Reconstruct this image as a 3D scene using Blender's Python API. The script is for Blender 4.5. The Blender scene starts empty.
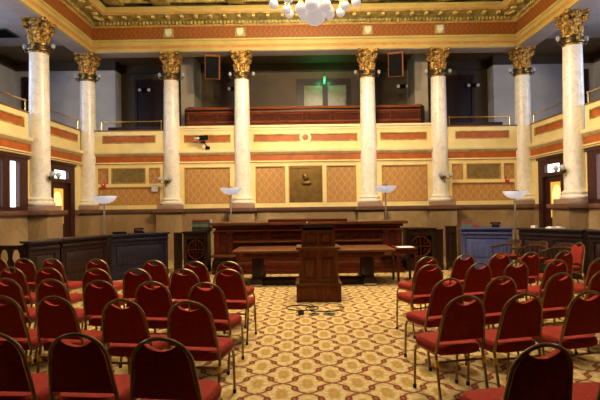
import bpy, bmesh, math, random
from mathutils import Vector, Matrix
random.seed(7)
PI = math.pi
scene = bpy.context.scene
COL = scene.collection

# ------------------------------------------------------------------ materials
def nodes_of(name):
    m = bpy.data.materials.new(name); m.use_nodes = True
    nt = m.node_tree; nt.nodes.clear()
    out = nt.nodes.new('ShaderNodeOutputMaterial')
    b = nt.nodes.new('ShaderNodeBsdfPrincipled')
    nt.links.new(b.outputs[0], out.inputs[0])
    return m, nt, b
def N(nt, t, **kw):
    n = nt.nodes.new(t)
    for k, v in kw.items(): setattr(n, k, v)
    return n
def setin(nt, sock, v):
    if hasattr(v, 'is_output') or isinstance(v, bpy.types.NodeSocket): nt.links.new(v, sock)
    else: sock.default_value = v
def M(nt, op, a, b=0.0, c=None):
    n = N(nt, 'ShaderNodeMath', operation=op)
    setin(nt, n.inputs[0], a); setin(nt, n.inputs[1], b)
    if c is not None: setin(nt, n.inputs[2], c)
    return n.outputs[0]
def mixc(nt, f, a, b):
    n = N(nt, 'ShaderNodeMix', data_type='RGBA')
    setin(nt, n.inputs[0], f)
    setin(nt, n.inputs[6], (*a, 1) if isinstance(a, tuple) else a)
    setin(nt, n.inputs[7], (*b, 1) if isinstance(b, tuple) else b)
    return n.outputs[2]
def smooth(nt, v, lo, hi):
    n = N(nt, 'ShaderNodeMapRange', interpolation_type='SMOOTHSTEP')
    setin(nt, n.inputs[0], v); n.inputs[1].default_value = lo; n.inputs[2].default_value = hi
    return n.outputs[0]
def coords(nt): return N(nt, 'ShaderNodeTexCoord').outputs['Object']
def noise(nt, co, scale, detail=4, dist=0.0, stretch=None):
    if stretch:
        mp = N(nt, 'ShaderNodeMapping'); nt.links.new(co, mp.inputs[0]); mp.inputs['Scale'].default_value = stretch; co = mp.outputs[0]
    n = N(nt, 'ShaderNodeTexNoise'); nt.links.new(co, n.inputs['Vector'])
    n.inputs['Scale'].default_value = scale; n.inputs['Detail'].default_value = detail; n.inputs['Distortion'].default_value = dist
    return n.outputs[0]
def bump(nt, b, h, strength, dist=0.01):
    n = N(nt, 'ShaderNodeBump'); n.inputs['Strength'].default_value = strength; n.inputs['Distance'].default_value = dist
    nt.links.new(h, n.inputs['Height']); nt.links.new(n.outputs[0], b.inputs['Normal'])
def plain(name, c, rough=.5, metal=0.0, var=.12, scale=6, bmp=0.0, bscale=40, stretch=None, coat=0.0, spec=.5):
    m, nt, b = nodes_of(name); co = coords(nt)
    f = noise(nt, co, scale, 4, .3, stretch)
    d = tuple(max(0, x*(1-var*1.6)) for x in c); l = tuple(min(1, x*(1+var)) for x in c)
    nt.links.new(mixc(nt, smooth(nt, f, .3, .7), d, l), b.inputs['Base Color'])
    b.inputs['Roughness'].default_value = rough; b.inputs['Metallic'].default_value = metal
    b.inputs['Coat Weight'].default_value = coat; b.inputs['Specular IOR Level'].default_value = spec
    if bmp: bump(nt, b, noise(nt, co, bscale, 3), bmp)
    return m
def wood(name, dark, light, rough=.32, axis=2, coat=.25):
    m, nt, b = nodes_of(name); co = coords(nt)
    st = [9, 9, 9]; st[axis] = .8
    f = noise(nt, co, 2.2, 6, 1.2, tuple(st))
    nt.links.new(mixc(nt, smooth(nt, f, .3, .72), dark, light), b.inputs['Base Color'])
    b.inputs['Roughness'].default_value = rough+.1; b.inputs['Coat Weight'].default_value = coat*.4; b.inputs['Coat Roughness'].default_value = .25; b.inputs['Specular IOR Level'].default_value = .25
    return m
def emit(name, c, s, base=(.8,.8,.8)):
    m, nt, b = nodes_of(name)
    co = coords(nt); f = noise(nt, co, 3, 2)
    nt.links.new(mixc(nt, f, tuple(x*.93 for x in c), c), b.inputs['Emission Color'])
    b.inputs['Base Color'].default_value = (*base, 1)
    b.inputs['Emission Strength'].default_value = s; b.inputs['Roughness'].default_value = .3
    return m

def marble(name, base, vein, tan, vs=1.2, rough=.3, cloud=.5, vs_=.12):
    m, nt, b = nodes_of(name); co = coords(nt)
    n1 = noise(nt, co, vs, 8, 1.6)
    v = M(nt, 'ABSOLUTE', M(nt, 'SUBTRACT', n1, .5))
    vm = M(nt, 'SUBTRACT', 1.0, smooth(nt, v, .0, .045))
    n2 = noise(nt, co, vs*.8, 5, .8)
    c = mixc(nt, M(nt, 'MULTIPLY', smooth(nt, n2, .42, .75), cloud), base, tan)
    c = mixc(nt, M(nt, 'MULTIPLY', vm, vs_), c, vein)
    nt.links.new(c, b.inputs['Base Color']); b.inputs['Roughness'].default_value = rough
    return m

def carpet_mat():
    m, nt, b = nodes_of('ogee_carpet'); co = coords(nt)
    s = N(nt, 'ShaderNodeSeparateXYZ'); nt.links.new(co, s.inputs[0])
    x = M(nt, 'DIVIDE', M(nt, 'ADD', s.outputs[0], .1), .475); y = M(nt, 'DIVIDE', M(nt, 'SUBTRACT', s.outputs[1], 5.34), .5)
    u0 = M(nt, 'ADD', x, y); v0 = M(nt, 'SUBTRACT', x, y)
    sw = lambda a: M(nt, 'MULTIPLY', M(nt, 'SINE', M(nt, 'MULTIPLY', a, 2*PI)), -.075)
    u = M(nt, 'ADD', u0, sw(v0)); v = M(nt, 'ADD', v0, sw(u0))
    fr = lambda a: M(nt, 'FRACT', M(nt, 'ADD', a, 100.0))
    dist = lambda a: M(nt, 'SUBTRACT', .5, M(nt, 'ABSOLUTE', M(nt, 'SUBTRACT', fr(a), .5)))
    du, dv = dist(u), dist(v)
    line = M(nt, 'SUBTRACT', 1.0, smooth(nt, M(nt, 'MINIMUM', du, dv), .022, .06))
    def blob(d, w):
        a = M(nt, 'DIVIDE', d, .12); c = M(nt, 'DIVIDE', M(nt, 'SUBTRACT', .5, dist(w)), .16)
        r = M(nt, 'ADD', M(nt, 'MULTIPLY', a, a), M(nt, 'MULTIPLY', c, c))
        return M(nt, 'SUBTRACT', 1.0, smooth(nt, r, .7, 1.15)), M(nt, 'SUBTRACT', 1.0, smooth(nt, r, .1, .4))
    b1, b2 = blob(du, v0), blob(dv, u0)
    bl = M(nt, 'MAXIMUM', b1[0], b2[0]); bc = M(nt, 'MAXIMUM', b1[1], b2[1])
    # medallion in each cell
    cu = M(nt, 'SUBTRACT', fr(u), .5); cv = M(nt, 'SUBTRACT', fr(v), .5)
    r2 = M(nt, 'SQRT', M(nt, 'ADD', M(nt, 'MULTIPLY', cu, cu), M(nt, 'MULTIPLY', cv, cv)))
    ang = M(nt, 'ARCTAN2', cu, cv)
    rr = M(nt, 'ADD', r2, M(nt, 'MULTIPLY', M(nt, 'COSINE', M(nt, 'MULTIPLY', ang, 8.0)), .022))
    med = M(nt, 'SUBTRACT', 1.0, smooth(nt, rr, .16, .30))
    core = M(nt, 'SUBTRACT', 1.0, smooth(nt, rr, .05, .09))
    nz = noise(nt, co, 26, 3, .6)
    field = mixc(nt, smooth(nt, nz, .35, .65), (.40, .295, .12), (.57, .45, .215))
    c = mixc(nt, M(nt, 'MULTIPLY', med, .75), field, (.31, .165, .03))
    c = mixc(nt, M(nt, 'MULTIPLY', core, .5), c, (.45, .27, .08))
    halo = M(nt, 'MULTIPLY', M(nt, 'SUBTRACT', 1.0, smooth(nt, M(nt, 'MINIMUM', du, dv), .04, .20)), smooth(nt, noise(nt, co, 14, 4, 1.0), .42, .62))
    c = mixc(nt, M(nt, 'MULTIPLY', halo, .6), c, (.24, .11, .03))
    c = mixc(nt, M(nt, 'MULTIPLY', line, .9), c, (.15, .026, .010))
    c = mixc(nt, bl, c, (.13, .028, .012))
    c = mixc(nt, M(nt, 'MULTIPLY', bc, .6), c, (.36, .13, .04))
    nt.links.new(c, b.inputs['Base Color']); b.inputs['Roughness'].default_value = .95
    b.inputs['Specular IOR Level'].default_value = .1
    bump(nt, b, noise(nt, co, 350, 2), .3, .004)
    return m

def ornament(name, base, gold, k, lo=.15, amount=.8):
    """painted stencil: repeating scrolls in two tones, laid out along x+y and z of the object"""
    m, nt, b = nodes_of(name); co = coords(nt)
    s = N(nt, 'ShaderNodeSeparateXYZ'); nt.links.new(co, s.inputs[0])
    h = M(nt, 'ADD', s.outputs[0], s.outputs[1])
    a = M(nt, 'SINE', M(nt, 'MULTIPLY', h, k)); c2 = M(nt, 'SINE', M(nt, 'MULTIPLY', s.outputs[2], k*.8))
    e = M(nt, 'COSINE', M(nt, 'ADD', M(nt, 'MULTIPLY', h, k*2), M(nt, 'MULTIPLY', c2, 1.6)))
    g = M(nt, 'ADD', M(nt, 'MULTIPLY', a, c2), M(nt, 'MULTIPLY', e, .55))
    g = M(nt, 'ADD', g, M(nt, 'MULTIPLY', M(nt, 'SUBTRACT', noise(nt, co, 12, 3), .5), .8))
    f = smooth(nt, g, lo, lo+.35)
    nt.links.new(mixc(nt, M(nt, 'MULTIPLY', f, amount), base, gold), b.inputs['Base Color'])
    b.inputs['Roughness'].default_value = .55
    return m

CREAM = plain('cream_paint', (.86, .70, .31), .5, var=.05, scale=2)
ENTAB = plain('dimmed_cream_paint', (.47, .35, .10), .5, var=.06, scale=2)  # the cream paint again, with the dimmer light up here put into its colour
CREAM2 = plain('pale_cream_paint', (.87, .75, .42), .5, var=.05, scale=2)
OLIVE = plain('olive_gold_paint', (.42, .32, .09), .45, var=.3, scale=5, bmp=.3, bscale=18)
OLIVE2 = plain('green_gold_paint', (.34, .28, .08), .45, var=.25, scale=4)
GOLDLINE = plain('ochre_line_paint', (.50, .24, .06), .5, var=.1)
BROWNLINE = plain('brown_line_paint', (.20, .09, .03), .5, var=.1)
REDP = plain('red_ochre_paint', (.44, .105, .013), .5, var=.12, scale=4)
FRIEZE = ornament('stencilled_red_frieze', (.225, .058, .005), (.32, .15, .022), 38, .15, .6)
DAMASK = ornament('stencilled_damask', (.47, .225, .062), (.58, .34, .11), 25, -.05, .75)
MARB = marble('white_marble', (.90, .85, .74), (.45, .40, .36), (.74, .63, .46), 2.2, .28, .45, .3)
DADO = marble('tan_marble', (.30, .195, .095), (.13, .08, .04), (.46, .33, .17), .8, .3, 1.0, .3)
CAPST = marble('brown_marble', (.15, .075, .05), (.09, .045, .03), (.20, .11, .07), 2, .22, .7)
PLINTH = marble('rosy_brown_marble', (.36, .23, .16), (.22, .13, .09), (.44, .30, .2), 2, .3, .7)
GOLD = plain('gilding', (.42, .235, .05), .55, .55, var=.6, scale=16, bmp=.8, bscale=30)
BRONZE = plain('dark_bronze', (.16, .11, .045), .35, .8, var=.3, scale=20)
BRASS = plain('brass', (.66, .42, .12), .25, .9, var=.1)
PLAQ = plain('cast_bronze', (.25, .145, .035), .4, .6, var=.12, scale=5, bmp=.08, bscale=25)
GRILLE = plain('grille_bronze', (.48, .36, .12), .45, .5, var=.15)
W_RED = wood('mahogany', (.036, .0042, .0016), (.100, .0135, .0035), .3)
W_REDH = wood('mahogany_lengthwise', (.036, .0042, .0016), (.100, .0135, .0035), .3, axis=0)
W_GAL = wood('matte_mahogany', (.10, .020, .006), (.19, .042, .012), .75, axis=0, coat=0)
W_GALD = wood('shaded_matte_mahogany', (.05, .010, .004), (.095, .02, .007), .75, axis=0, coat=0)  # matte mahogany copy with shade put into its colour, for panels and pilasters
W_GALT = wood('lit_matte_mahogany', (.14, .032, .009), (.26, .066, .018), .7, axis=0, coat=0)  # lightened copy of the same wood, painted as rails catching the light
W_SPK = wood('speaker_veneer', (.16, .05, .012), (.26, .09, .02), .75, coat=0)
W_MID = wood('walnut', (.085, .021, .005), (.175, .048, .011), .35)
W_MIDH = wood('walnut_lengthwise', (.065, .020, .005), (.15, .052, .013), .3, axis=0)
W_DARK = wood('dark_oak', (.012, .0042, .0025), (.028, .0095, .005), .35)
W_DOOR = wood('dark_red_door_wood', (.028, .006, .005), (.06, .013, .010), .35)
W_BLUE = wood('daylight_tinted_wood', (.048, .058, .165), (.075, .092, .235), .35)  # blue daylight reflection painted into the desk's wood colour
W_PLUM = wood('plum_black_wood', (.010, .007, .013), (.021, .015, .027), .3)  # bluish window reflection mixed into this near-black wood colour
W_CHAIR = wood('dark_oak_armchair', (.035, .014, .006), (.10, .040, .014), .3)
FABR = plain('red_upholstery', (.255, .024, .0125), .92, var=.12, scale=40, bmp=.2, bscale=300, spec=.15)
TUBE = plain('antique_bronze_tube', (.26, .185, .085), .28, .9, var=.15, scale=12)
BUMPER = plain('yellow_plastic', (.95, .60, .04), .4, var=.05)
BLACK = plain('black_plastic', (.006, .006, .007), .8, var=.2, spec=.08)
RUBBER = plain('black_rubber', (.015, .014, .013), .8)
STEEL = plain('brushed_steel', (.55, .54, .56), .28, .9, var=.08)
BOWL = emit('frosted_white_glass', (.92, .93, 1.0), .26, (.8, .81, .86))
GLOBE = emit('lit_opal_glass', (1.0, .82, .74), .32, (.06, .05, .045))
GLOBE2 = emit('opal_glass', (1.0, .93, .85), .06, (.34, .33, .31))
DAY = emit('daylit_glass', (.90, .97, 1.0), 2.6)
AMBER = emit('amber_lit_glass', (1.0, .50, .05), .42, (.6, .4, .1))
AMBER2 = emit('pale_amber_lit_glass', (1.0, .72, .26), .8, (.7, .5, .2))
GREENL = emit('green_exit_light', (.015, .75, .25), 1.1, (.05, .3, .1))
GALW = plain('grey_white_paint', (.50, .50, .53), .6, var=.06, scale=2)
GALB = plain('tan_brown_paint', (.085, .052, .02), .6, var=.08, scale=2)
GALP = plain('pale_tan_paint', (.38, .31, .20), .6, var=.06, scale=2)
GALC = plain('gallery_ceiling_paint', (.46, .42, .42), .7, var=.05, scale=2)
SEATV = plain('dark_plum_seat', (.05, .018, .02), .7, var=.2)
WHITE = plain('white_plastic', (.85, .84, .80), .4, var=.03)
PAPER = plain('white_paper', (.88, .88, .86), .7, var=.03)
REDPL = plain('red_enamel', (.60, .02, .015), .35, var=.08)
BOOKG = plain('grey_green_cloth', (.09, .12, .08), .6, var=.12)
BOOKR = plain('red_cloth', (.30, .025, .015), .6, var=.1)
BOOKK = plain('black_cloth', (.03, .028, .026), .6, var=.1)
DGREEN = plain('dark_green_metal', (.035, .06, .04), .45, .3)
CARPET = carpet_mat()
VENTM = plain('dark_grey_metal', (.10, .10, .11), .5, .4)
REEDED = plain('clear_door_glass', (.20, .19, .13), .12, var=.1)

# ------------------------------------------------------------------ mesh helper
class MB:
    def __init__(s): s.bm = bmesh.new()
    def add(s, vs, fs, mat=None):
        vv = [s.bm.verts.new(mat @ Vector(v) if mat else v) for v in vs]
        for f in fs:
            try: s.bm.faces.new([vv[i] for i in f])
            except ValueError: pass
        return s
    def box(s, x0, x1, y0, y1, z0, z1, bev=0.0, mat=None):
        t = bmesh.new()
        c = ((x0+x1)/2, (y0+y1)/2, (z0+z1)/2)
        bmesh.ops.create_cube(t, size=1, matrix=Matrix.Translation(c) @ Matrix.Diagonal((x1-x0, y1-y0, z1-z0, 1)))
        if bev: bmesh.ops.bevel(t, geom=t.edges[:], offset=bev, segments=2, affect='EDGES', profile=.6)
        return s.join(t, mat)
    def join(s, t, mat=None):
        if mat: bmesh.ops.transform(t, matrix=mat, verts=t.verts[:])
        me = bpy.data.meshes.new('tmp'); t.to_mesh(me); t.free(); s.bm.from_mesh(me); bpy.data.meshes.remove(me)
        return s
    def lathe(s, prof, n=24, c=(0,0,0), mat=None, cap=True):
        vs, fs = [], []
        for r, z in prof:
            for k in range(n):
                a = 2*PI*k/n; vs.append((c[0]+r*math.cos(a), c[1]+r*math.sin(a), c[2]+z))
        for i in range(len(prof)-1):
            for k in range(n):
                fs.append((i*n+k, i*n+(k+1) % n, (i+1)*n+(k+1) % n, (i+1)*n+k))
        if cap:
            fs.append(tuple(reversed(range(n)))); fs.append(tuple((len(prof)-1)*n+k for k in range(n)))
        return s.add(vs, fs, mat)
    def sphere(s, c, r, seg=14, rings=9, sc=(1,1,1)):
        t = bmesh.new(); bmesh.ops.create_uvsphere(t, u_segments=seg, v_segments=rings, radius=r)
        return s.join(t, Matrix.Translation(c) @ Matrix.Diagonal((*sc, 1)))
    def tube(s, pts, r, n=8, closed=False, mat=None):
        P = [Vector(p) for p in pts]; vs, fs = [], []; up = None; L = len(P)
        for i, p in enumerate(P):
            a = P[(i-1) % L] if (closed or i > 0) else p; b = P[(i+1) % L] if (closed or i < L-1) else p
            t = (b-a).normalized()
            if up is None:
                up = Vector((0,0,1)) if abs(t.z) < .9 else Vector((1,0,0))
            up = (up - t*up.dot(t)).normalized(); w = t.cross(up)
            rr = r[i] if isinstance(r, (list, tuple)) else r
            for k in range(n):
                g = 2*PI*k/n; vs.append(p + up*math.cos(g)*rr + w*math.sin(g)*rr)
        m = L if closed else L-1
        for i in range(m):
            j = (i+1) % L
            for k in range(n): fs.append((i*n+k, i*n+(k+1) % n, j*n+(k+1) % n, j*n+k))
        if not closed:
            fs.append(tuple(reversed(range(n)))); fs.append(tuple((L-1)*n+k for k in range(n)))
        return s.add(vs, fs, mat)
    def prism(s, poly, a, b, axis='y', mat=None):
        """extrude polygon (p,q) between a and b along axis"""
        n = len(poly)
        f3 = {'y': lambda p, q, w: (p, w, q), 'z': lambda p, q, w: (p, q, w), 'x': lambda p, q, w: (w, p, q)}[axis]
        vs = [f3(p, q, a) for p, q in poly] + [f3(p, q, b) for p, q in poly]
        fs = [tuple(range(n)), tuple(reversed(range(n, 2*n)))] + [(i, (i+1) % n, n+(i+1) % n, n+i) for i in range(n)]
        return s.add(vs, fs, mat)
    def rings(s, rs, capends=True, mat=None):
        n = len(rs[0]); vs = [v for r in rs for v in r]; fs = []
        for i in range(len(rs)-1):
            for k in range(n): fs.append((i*n+k, i*n+(k+1) % n, (i+1)*n+(k+1) % n, (i+1)*n+k))
        if capends: fs += [tuple(reversed(range(n))), tuple((len(rs)-1)*n+k for k in range(n))]
        return s.add(vs, fs, mat)
    def plate(s, x0, x1, z0, z1, y0, y1, holes, mat=None):
        """slab facing -y with rectangular openings (hx0,hx1,hz0,hz1), made of its stiles and rails"""
        xs = sorted({x0, x1, *[h[0] for h in holes], *[h[1] for h in holes]}); zs = sorted({z0, z1, *[h[2] for h in holes], *[h[3] for h in holes]})
        xs = [x for x in xs if x0 <= x <= x1]; zs = [z for z in zs if z0 <= z <= z1]
        solid = lambda i, j: 0 <= i < len(xs)-1 and 0 <= j < len(zs)-1 and not any(h[0] < (xs[i]+xs[i+1])/2 < h[1] and h[2] < (zs[j]+zs[j+1])/2 < h[3] for h in holes)
        V = {}
        def vert(x, y, z):
            k = (round(x, 5), round(y, 5), round(z, 5))
            if k not in V: V[k] = s.bm.verts.new(mat @ Vector((x, y, z)) if mat else (x, y, z))
            return V[k]
        F = lambda *q: s.bm.faces.new([vert(*p) for p in q])
        for i in range(len(xs)-1):
            for j in range(len(zs)-1):
                if not solid(i, j): continue
                a, b, c, d = xs[i], xs[i+1], zs[j], zs[j+1]
                F((a,y0,c),(b,y0,c),(b,y0,d),(a,y0,d)); F((a,y1,d),(b,y1,d),(b,y1,c),(a,y1,c))
                if not solid(i-1, j): F((a,y1,c),(a,y0,c),(a,y0,d),(a,y1,d))
                if not solid(i+1, j): F((b,y0,c),(b,y1,c),(b,y1,d),(b,y0,d))
                if not solid(i, j-1): F((a,y1,c),(b,y1,c),(b,y0,c),(a,y0,c))
                if not solid(i, j+1): F((a,y0,d),(b,y0,d),(b,y1,d),(a,y1,d))
        return s
    def build(s, name, m, parent=None, smooth_angle=35):
        bmesh.ops.recalc_face_normals(s.bm, faces=s.bm.faces[:])
        me = bpy.data.meshes.new(name); s.bm.to_mesh(me); s.bm.free()
        me.materials.append(m)
        if smooth_angle:
            me.polygons.foreach_set('use_smooth', [True]*len(me.polygons)); me.set_sharp_from_angle(angle=math.radians(smooth_angle))
        o = bpy.data.objects.new(name, me); COL.objects.link(o)
        if parent: o.parent = parent
        return o
def B(*a, **k): return MB().box(*a, **k)

def tag(o, label, cat, group=None, kind=None):
    o['label'] = label; o['category'] = cat
    if group: o['group'] = group
    if kind: o['kind'] = kind
    return o
def thing(name, label, cat, loc=(0,0,0), rz=0.0, group=None, kind=None):
    o = bpy.data.objects.new(name, None); COL.objects.link(o); o.empty_display_size = .1
    o.location = loc; o.rotation_euler = (0, 0, rz)
    return tag(o, label, cat, group, kind)
def struct(o): o['kind'] = 'structure'; return o
KIDS = {}
def copy_tree(o, parent=None):
    c = o.copy(); COL.objects.link(c)
    if parent: c.parent = parent
    for ch in [x for x in o.children]: copy_tree(ch, c)
    return c
def dup(o, label, loc, rz=0.0, group=None):
    c = copy_tree(o); c.location = loc; c.rotation_euler = (0, 0, rz); c['label'] = label
    if group: c['group'] = group
    return c
_trim = [0]
def trim(mb, m, smooth_angle=35):
    _trim[0] += 1
    return struct(mb.build('trim_%d' % _trim[0], m, None, smooth_angle))
def frame_ring(mb, x0, x1, z0, z1, w, y0, y1, mat=None):
    return mb.plate(x0, x1, z0, z1, y0, y1, [(x0+w, x1-w, z0+w, z1-w)], mat)

# ------------------------------------------------------------------ plan of the hall
W, YF = 7.27, 16.0           # colonnade lines: x = +-W, y = YF
X2, X3 = 4.466, 2.10         # the other columns of the back colonnade
YN = 13.03                   # first column of each side colonnade
YB = -4.0                    # the wall behind the viewer
GX, GY = 11.0, 18.8          # outer walls of the gallery

floor = struct(B(-GX, GX, 2.3, GY, -.2, 0).build('floor', CARPET, None, 0))
struct(B(-GX, GX, YB-.2, 2.3, -.2, 0).build('floor', W_DARK, None, 0))  # unseen dark floor, added to cut light bouncing onto the chair backs

# sweep of a moulding profile (d inward from the column lines, z) round the three sides
def sweep(prof, y_end=YB, so=0.0):
    mb = MB(); n = len(prof)
    st = [lambda d: (-(W+so-d), y_end), lambda d: (-(W+so-d), YF-d), lambda d: (W+so-d, YF-d), lambda d: (W+so-d, y_end)]
    vs = [(*f(d), z) for f in st for d, z in prof]
    fs = []
    for i in range(3):
        for k in range(n): fs.append((i*n+k, i*n+(k+1) % n, (i+1)*n+(k+1) % n, (i+1)*n+k))
    fs += [tuple(range(n)), tuple(3*n+k for k in reversed(range(n)))]
    return mb.add(vs, fs)
rect = lambda d0, d1, z0, z1: [(d0, z0), (d1, z0), (d1, z1), (d0, z1)]
# entablature
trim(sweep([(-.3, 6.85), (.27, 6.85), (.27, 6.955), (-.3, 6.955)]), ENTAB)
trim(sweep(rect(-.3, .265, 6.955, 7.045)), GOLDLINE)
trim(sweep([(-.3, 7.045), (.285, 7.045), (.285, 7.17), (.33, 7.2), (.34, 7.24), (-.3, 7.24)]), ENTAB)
trim(sweep(rect(-.3, .30, 7.24, 7.27)), BROWNLINE)
trim(sweep(rect(-.3, .27, 7.27, 7.65)), FRIEZE)
trim(sweep([(-.3, 7.65), (.31, 7.65), (.34, 7.68), (-.3, 7.68)]), GOLDLINE)
trim(sweep([(-.3, 7.68), (.34, 7.68), (.36, 7.80), (.52, 7.84), (-.3, 7.84)]), OLIVE2)
trim(sweep([(-.3, 7.84), (.90, 7.84), (.90, 7.87), (-.3, 7.87)]), OLIVE)
trim(sweep([(-.3, 7.87), (.93, 7.865), (.94, 7.89), (-.3, 7.89)]), GOLDLINE)
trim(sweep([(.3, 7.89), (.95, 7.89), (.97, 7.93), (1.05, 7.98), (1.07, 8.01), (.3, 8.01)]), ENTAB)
trim(sweep(rect(-.3, .22, 6.842, 6.85)), GALC)  # thin grey slab: the soffit's shade put in as colour
# dentils and carved blocks under the cornice
den, blk = MB(), MB()
def along(step, lo_b, f):
    n = int((2*W-1.2)/step)
    for i in range(n+1):
        f(-W+.6+i*(2*W-1.2)/n, 'b')
    m = int((YF-.6-6.0)/step)
    for i in range(m+1):
        for sd in ('l', 'r'): f(6.0+i*(YF-.6-6.0)/m, sd)
def den_f(t, sd):
    if sd == 'b': den.box(t-.035, t+.035, YF-.44, YF-.35, 7.70, 7.79)
    elif sd == 'l': den.box(-W+.35, -W+.44, t-.035, t+.035, 7.70, 7.79)
    else: den.box(W-.44, W-.35, t-.035, t+.035, 7.70, 7.79)
along(.12, 0, den_f)
def blk_f(t, sd):
    if sd == 'b': blk.box(t-.05, t+.05, YF-.80, YF-.64, 7.78, 7.845, .012)
    elif sd == 'l': blk.box(-W+.64, -W+.80, t-.05, t+.05, 7.78, 7.845, .012)
    else: blk.box(W-.80, W-.64, t-.05, t+.05, 7.78, 7.845, .012)
along(.46, 0, blk_f)
d_ = trim(den, OLIVE); d_['kind'] = 'structure'
k_ = trim(blk, plain('gilt_block_paint', (.60, .46, .16), .45, var=.15))
# ceiling: green-gold coffered field
ceil = struct(B(-W-.3, W+.3, YB, YF+.3, 8.25, 8.45).build('ceiling', OLIVE2, None, 0))
rib = MB()
for x in (-W+1.07+.28, -X2, -X3, X3, X2, W-1.07-.28): rib.box(x-.27, x+.27, YB, YF-1.0, 8.06, 8.26, .02)
for y in (YF-1.07-.05, 12.6, 10.2, 7.8): rib.box(-W+1.0, W-1.0, y-.06, y+.06, 8.10, 8.25, .02)
r_ = rib.build('coffer_rib', OLIVE, ceil)
ln = MB()
for i, (a, b) in enumerate(zip((-W+1.07+.55, -X2+.27, -X3+.27, X3+.27, X2+.27), (-X2-.27, -X3-.27, X3-.27, X2-.27, W-1.07-.55))):
    for y0, y1 in ((12.72, 14.8), (10.3, 12.5)):
        ln.plate(a+.1, b-.1, y0+.08, y1-.08, -.02, .05, [(a+.19, b-.19, y0+.17, y1-.17)], Matrix.Translation((0,0,8.24)) @ Matrix.Rotation(PI/2, 4, 'X') @ Matrix.Diagonal((1,-1,1,1)) )
# (plate lies in x/z; the matrix turns it face down under the ceiling)
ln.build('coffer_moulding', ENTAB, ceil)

# frieze medallions, one above each column
for i, (x, y, rz, lab) in enumerate([(-X2, YF, 0, 'above column beside the dark desk'), (-X3, YF, 0, 'above column behind bench end with books'),
        (X3, YF, 0, 'above column beyond the small table'), (X2, YF, 0, 'above column beside the blue desk')]):
    t = thing('frieze_medallion', 'pale shield medallion on the red ceiling frieze ' + lab, 'ornament', (x, y-.27, 7.46), rz, 'shields on the frieze')
    MB().box(-.17, .17, -.03, 0, -.15, .15, .01).build('backing_plate', OLIVE2, t)
    MB().prism([(-.10, .12), (.10, .12), (.115, .0), (.07, -.09), (0, -.14), (-.07, -.09), (-.115, 0)], -.06, -.03).build('shield', plain('pale_shield_paint', (.62, .57, .38), .5), t)

# outer gallery shell
GALF = 3.5
struct(B(-GX-.2, GX+.2, GY, GY+.2, 0, 7.6).build('wall_back', GALB, None, 0))
for s, nm in ((-1, 'left'), (1, 'right')):
    struct(B(min(s*GX, s*(GX+.2)), max(s*GX, s*(GX+.2)), YB, GY, 0, 7.6).build('wall_'+nm, GALW, None, 0))
struct(B(-GX, GX, YB-.2, YB, 0, 8.4).build('wall_front', W_DARK, None, 0))  # unseen wall, made dark so that little light bounces back
struct(B(-GX, GX, YF+.3, GY, 7.3, 7.5).build('ceiling', plain('brown_ceiling_paint', (.20, .13, .06), .7), None, 0))
gc = MB(); gc.box(-GX, -W-.3, YB, YF+.3, 7.3, 7.5); gc.box(W+.3, GX, YB, YF+.3, 7.3, 7.5)
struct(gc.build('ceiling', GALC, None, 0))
gf = MB(); gf.box(-GX, GX, YF+.1, GY, GALF-.25, GALF); gf.box(-GX, -W-.25, YB, YF, GALF-.25, GALF); gf.box(W+.25, GX, YB, YF, GALF-.25, GALF)
struct(gf.build('floor', SEATV, None, 0))
# cornice band at the top of the gallery wall and pale end walls
cb = MB(); cb.box(-GX, GX, GY-.1, GY, 6.98, 7.3); cb.box(-GX, -GX+.1, YB, GY-.1, 6.98, 7.3); cb.box(GX-.1, GX, YB, GY-.1, 6.98, 7.3)
trim(cb, GALB)
for s in (-1, 1):
    trim(B(min(s*GX, s*7.2), max(s*GX, s*7.2), 18.2, GY, GALF, 6.98), GALW); trim(B(min(s*GX, s*7.15), max(s*GX, s*7.15), 18.1, GY, 6.98, 7.3), GALB)
    trim(B(s*4.28-.24, s*4.28+.24, 17.5, GY, GALF, 7.3), GALP)

# ------------------------------------------------------------------ lower walls
CAPZ0, CAPZ1 = 1.50, 1.67
wb = B(-W-.1, W+.1, 16.0, 16.25, 0, 3.6).build('wall_back', CREAM, None, 0); struct(wb)
struct(B(-W-.1, W+.1, 15.93, 16.0, 0, CAPZ0).build('baseboard_back', DADO, None, 0))
trim(MB().prism([(15.86, CAPZ0+.05), (15.93, CAPZ0), (16, CAPZ0), (16, CAPZ1), (15.84, CAPZ1), (15.83, CAPZ1-.05)], -W-.1, W+.1, 'x'), CAPST)
panels = [(-6.88, -6.55), (-6.45, -5.34), (-5.22, -4.86)]
upz, loz = (2.53, 3.03), (1.82, 2.40)
def bay(x0, x1, holes, kinds):
    trim(MB().plate(x0, x1, CAPZ1, 3.13, 15.93, 16.0, holes), CREAM)
    bd = MB()
    for h in holes: frame_ring(bd, h[0]-.012, h[1]+.012, h[2]-.012, h[3]+.012, .03, 15.922, 15.985)
    trim(bd, GOLDLINE)  # ochre bead stands in for the shadow line round each panel
    for h, k in zip(holes, kinds):
        if k: B(h[0], h[1], 15.97, 16.0, h[2], h[3]).build('damask_panel', DAMASK, wb)
e = .20
for s in (-1, 1):
    q = lambda a, b: (min(s*a, s*b), max(s*a, s*b))
    x0, x1 = q(W-.05, X2+e)
    hs = [(*q(6.9, 6.58), *upz), (*q(6.46, 5.34), *upz), (*q(5.2, 4.86), *upz), (*q(6.9, 4.86), *loz)]
    bay(x0, x1, hs, [1, 0, 1, 1])
    x0, x1 = q(X2-e, X3+e)
    bay(x0, x1, [(*q(4.02, 2.53), 1.83, 3.02)], [1])
bay(-X3+e, X3-e, [(-1.66, -.70, 1.83, 3.03), (-.56, .54, 1.83, 3.04), (.70, 1.66, 1.83, 3.03)], [1, 0, 1])
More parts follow.
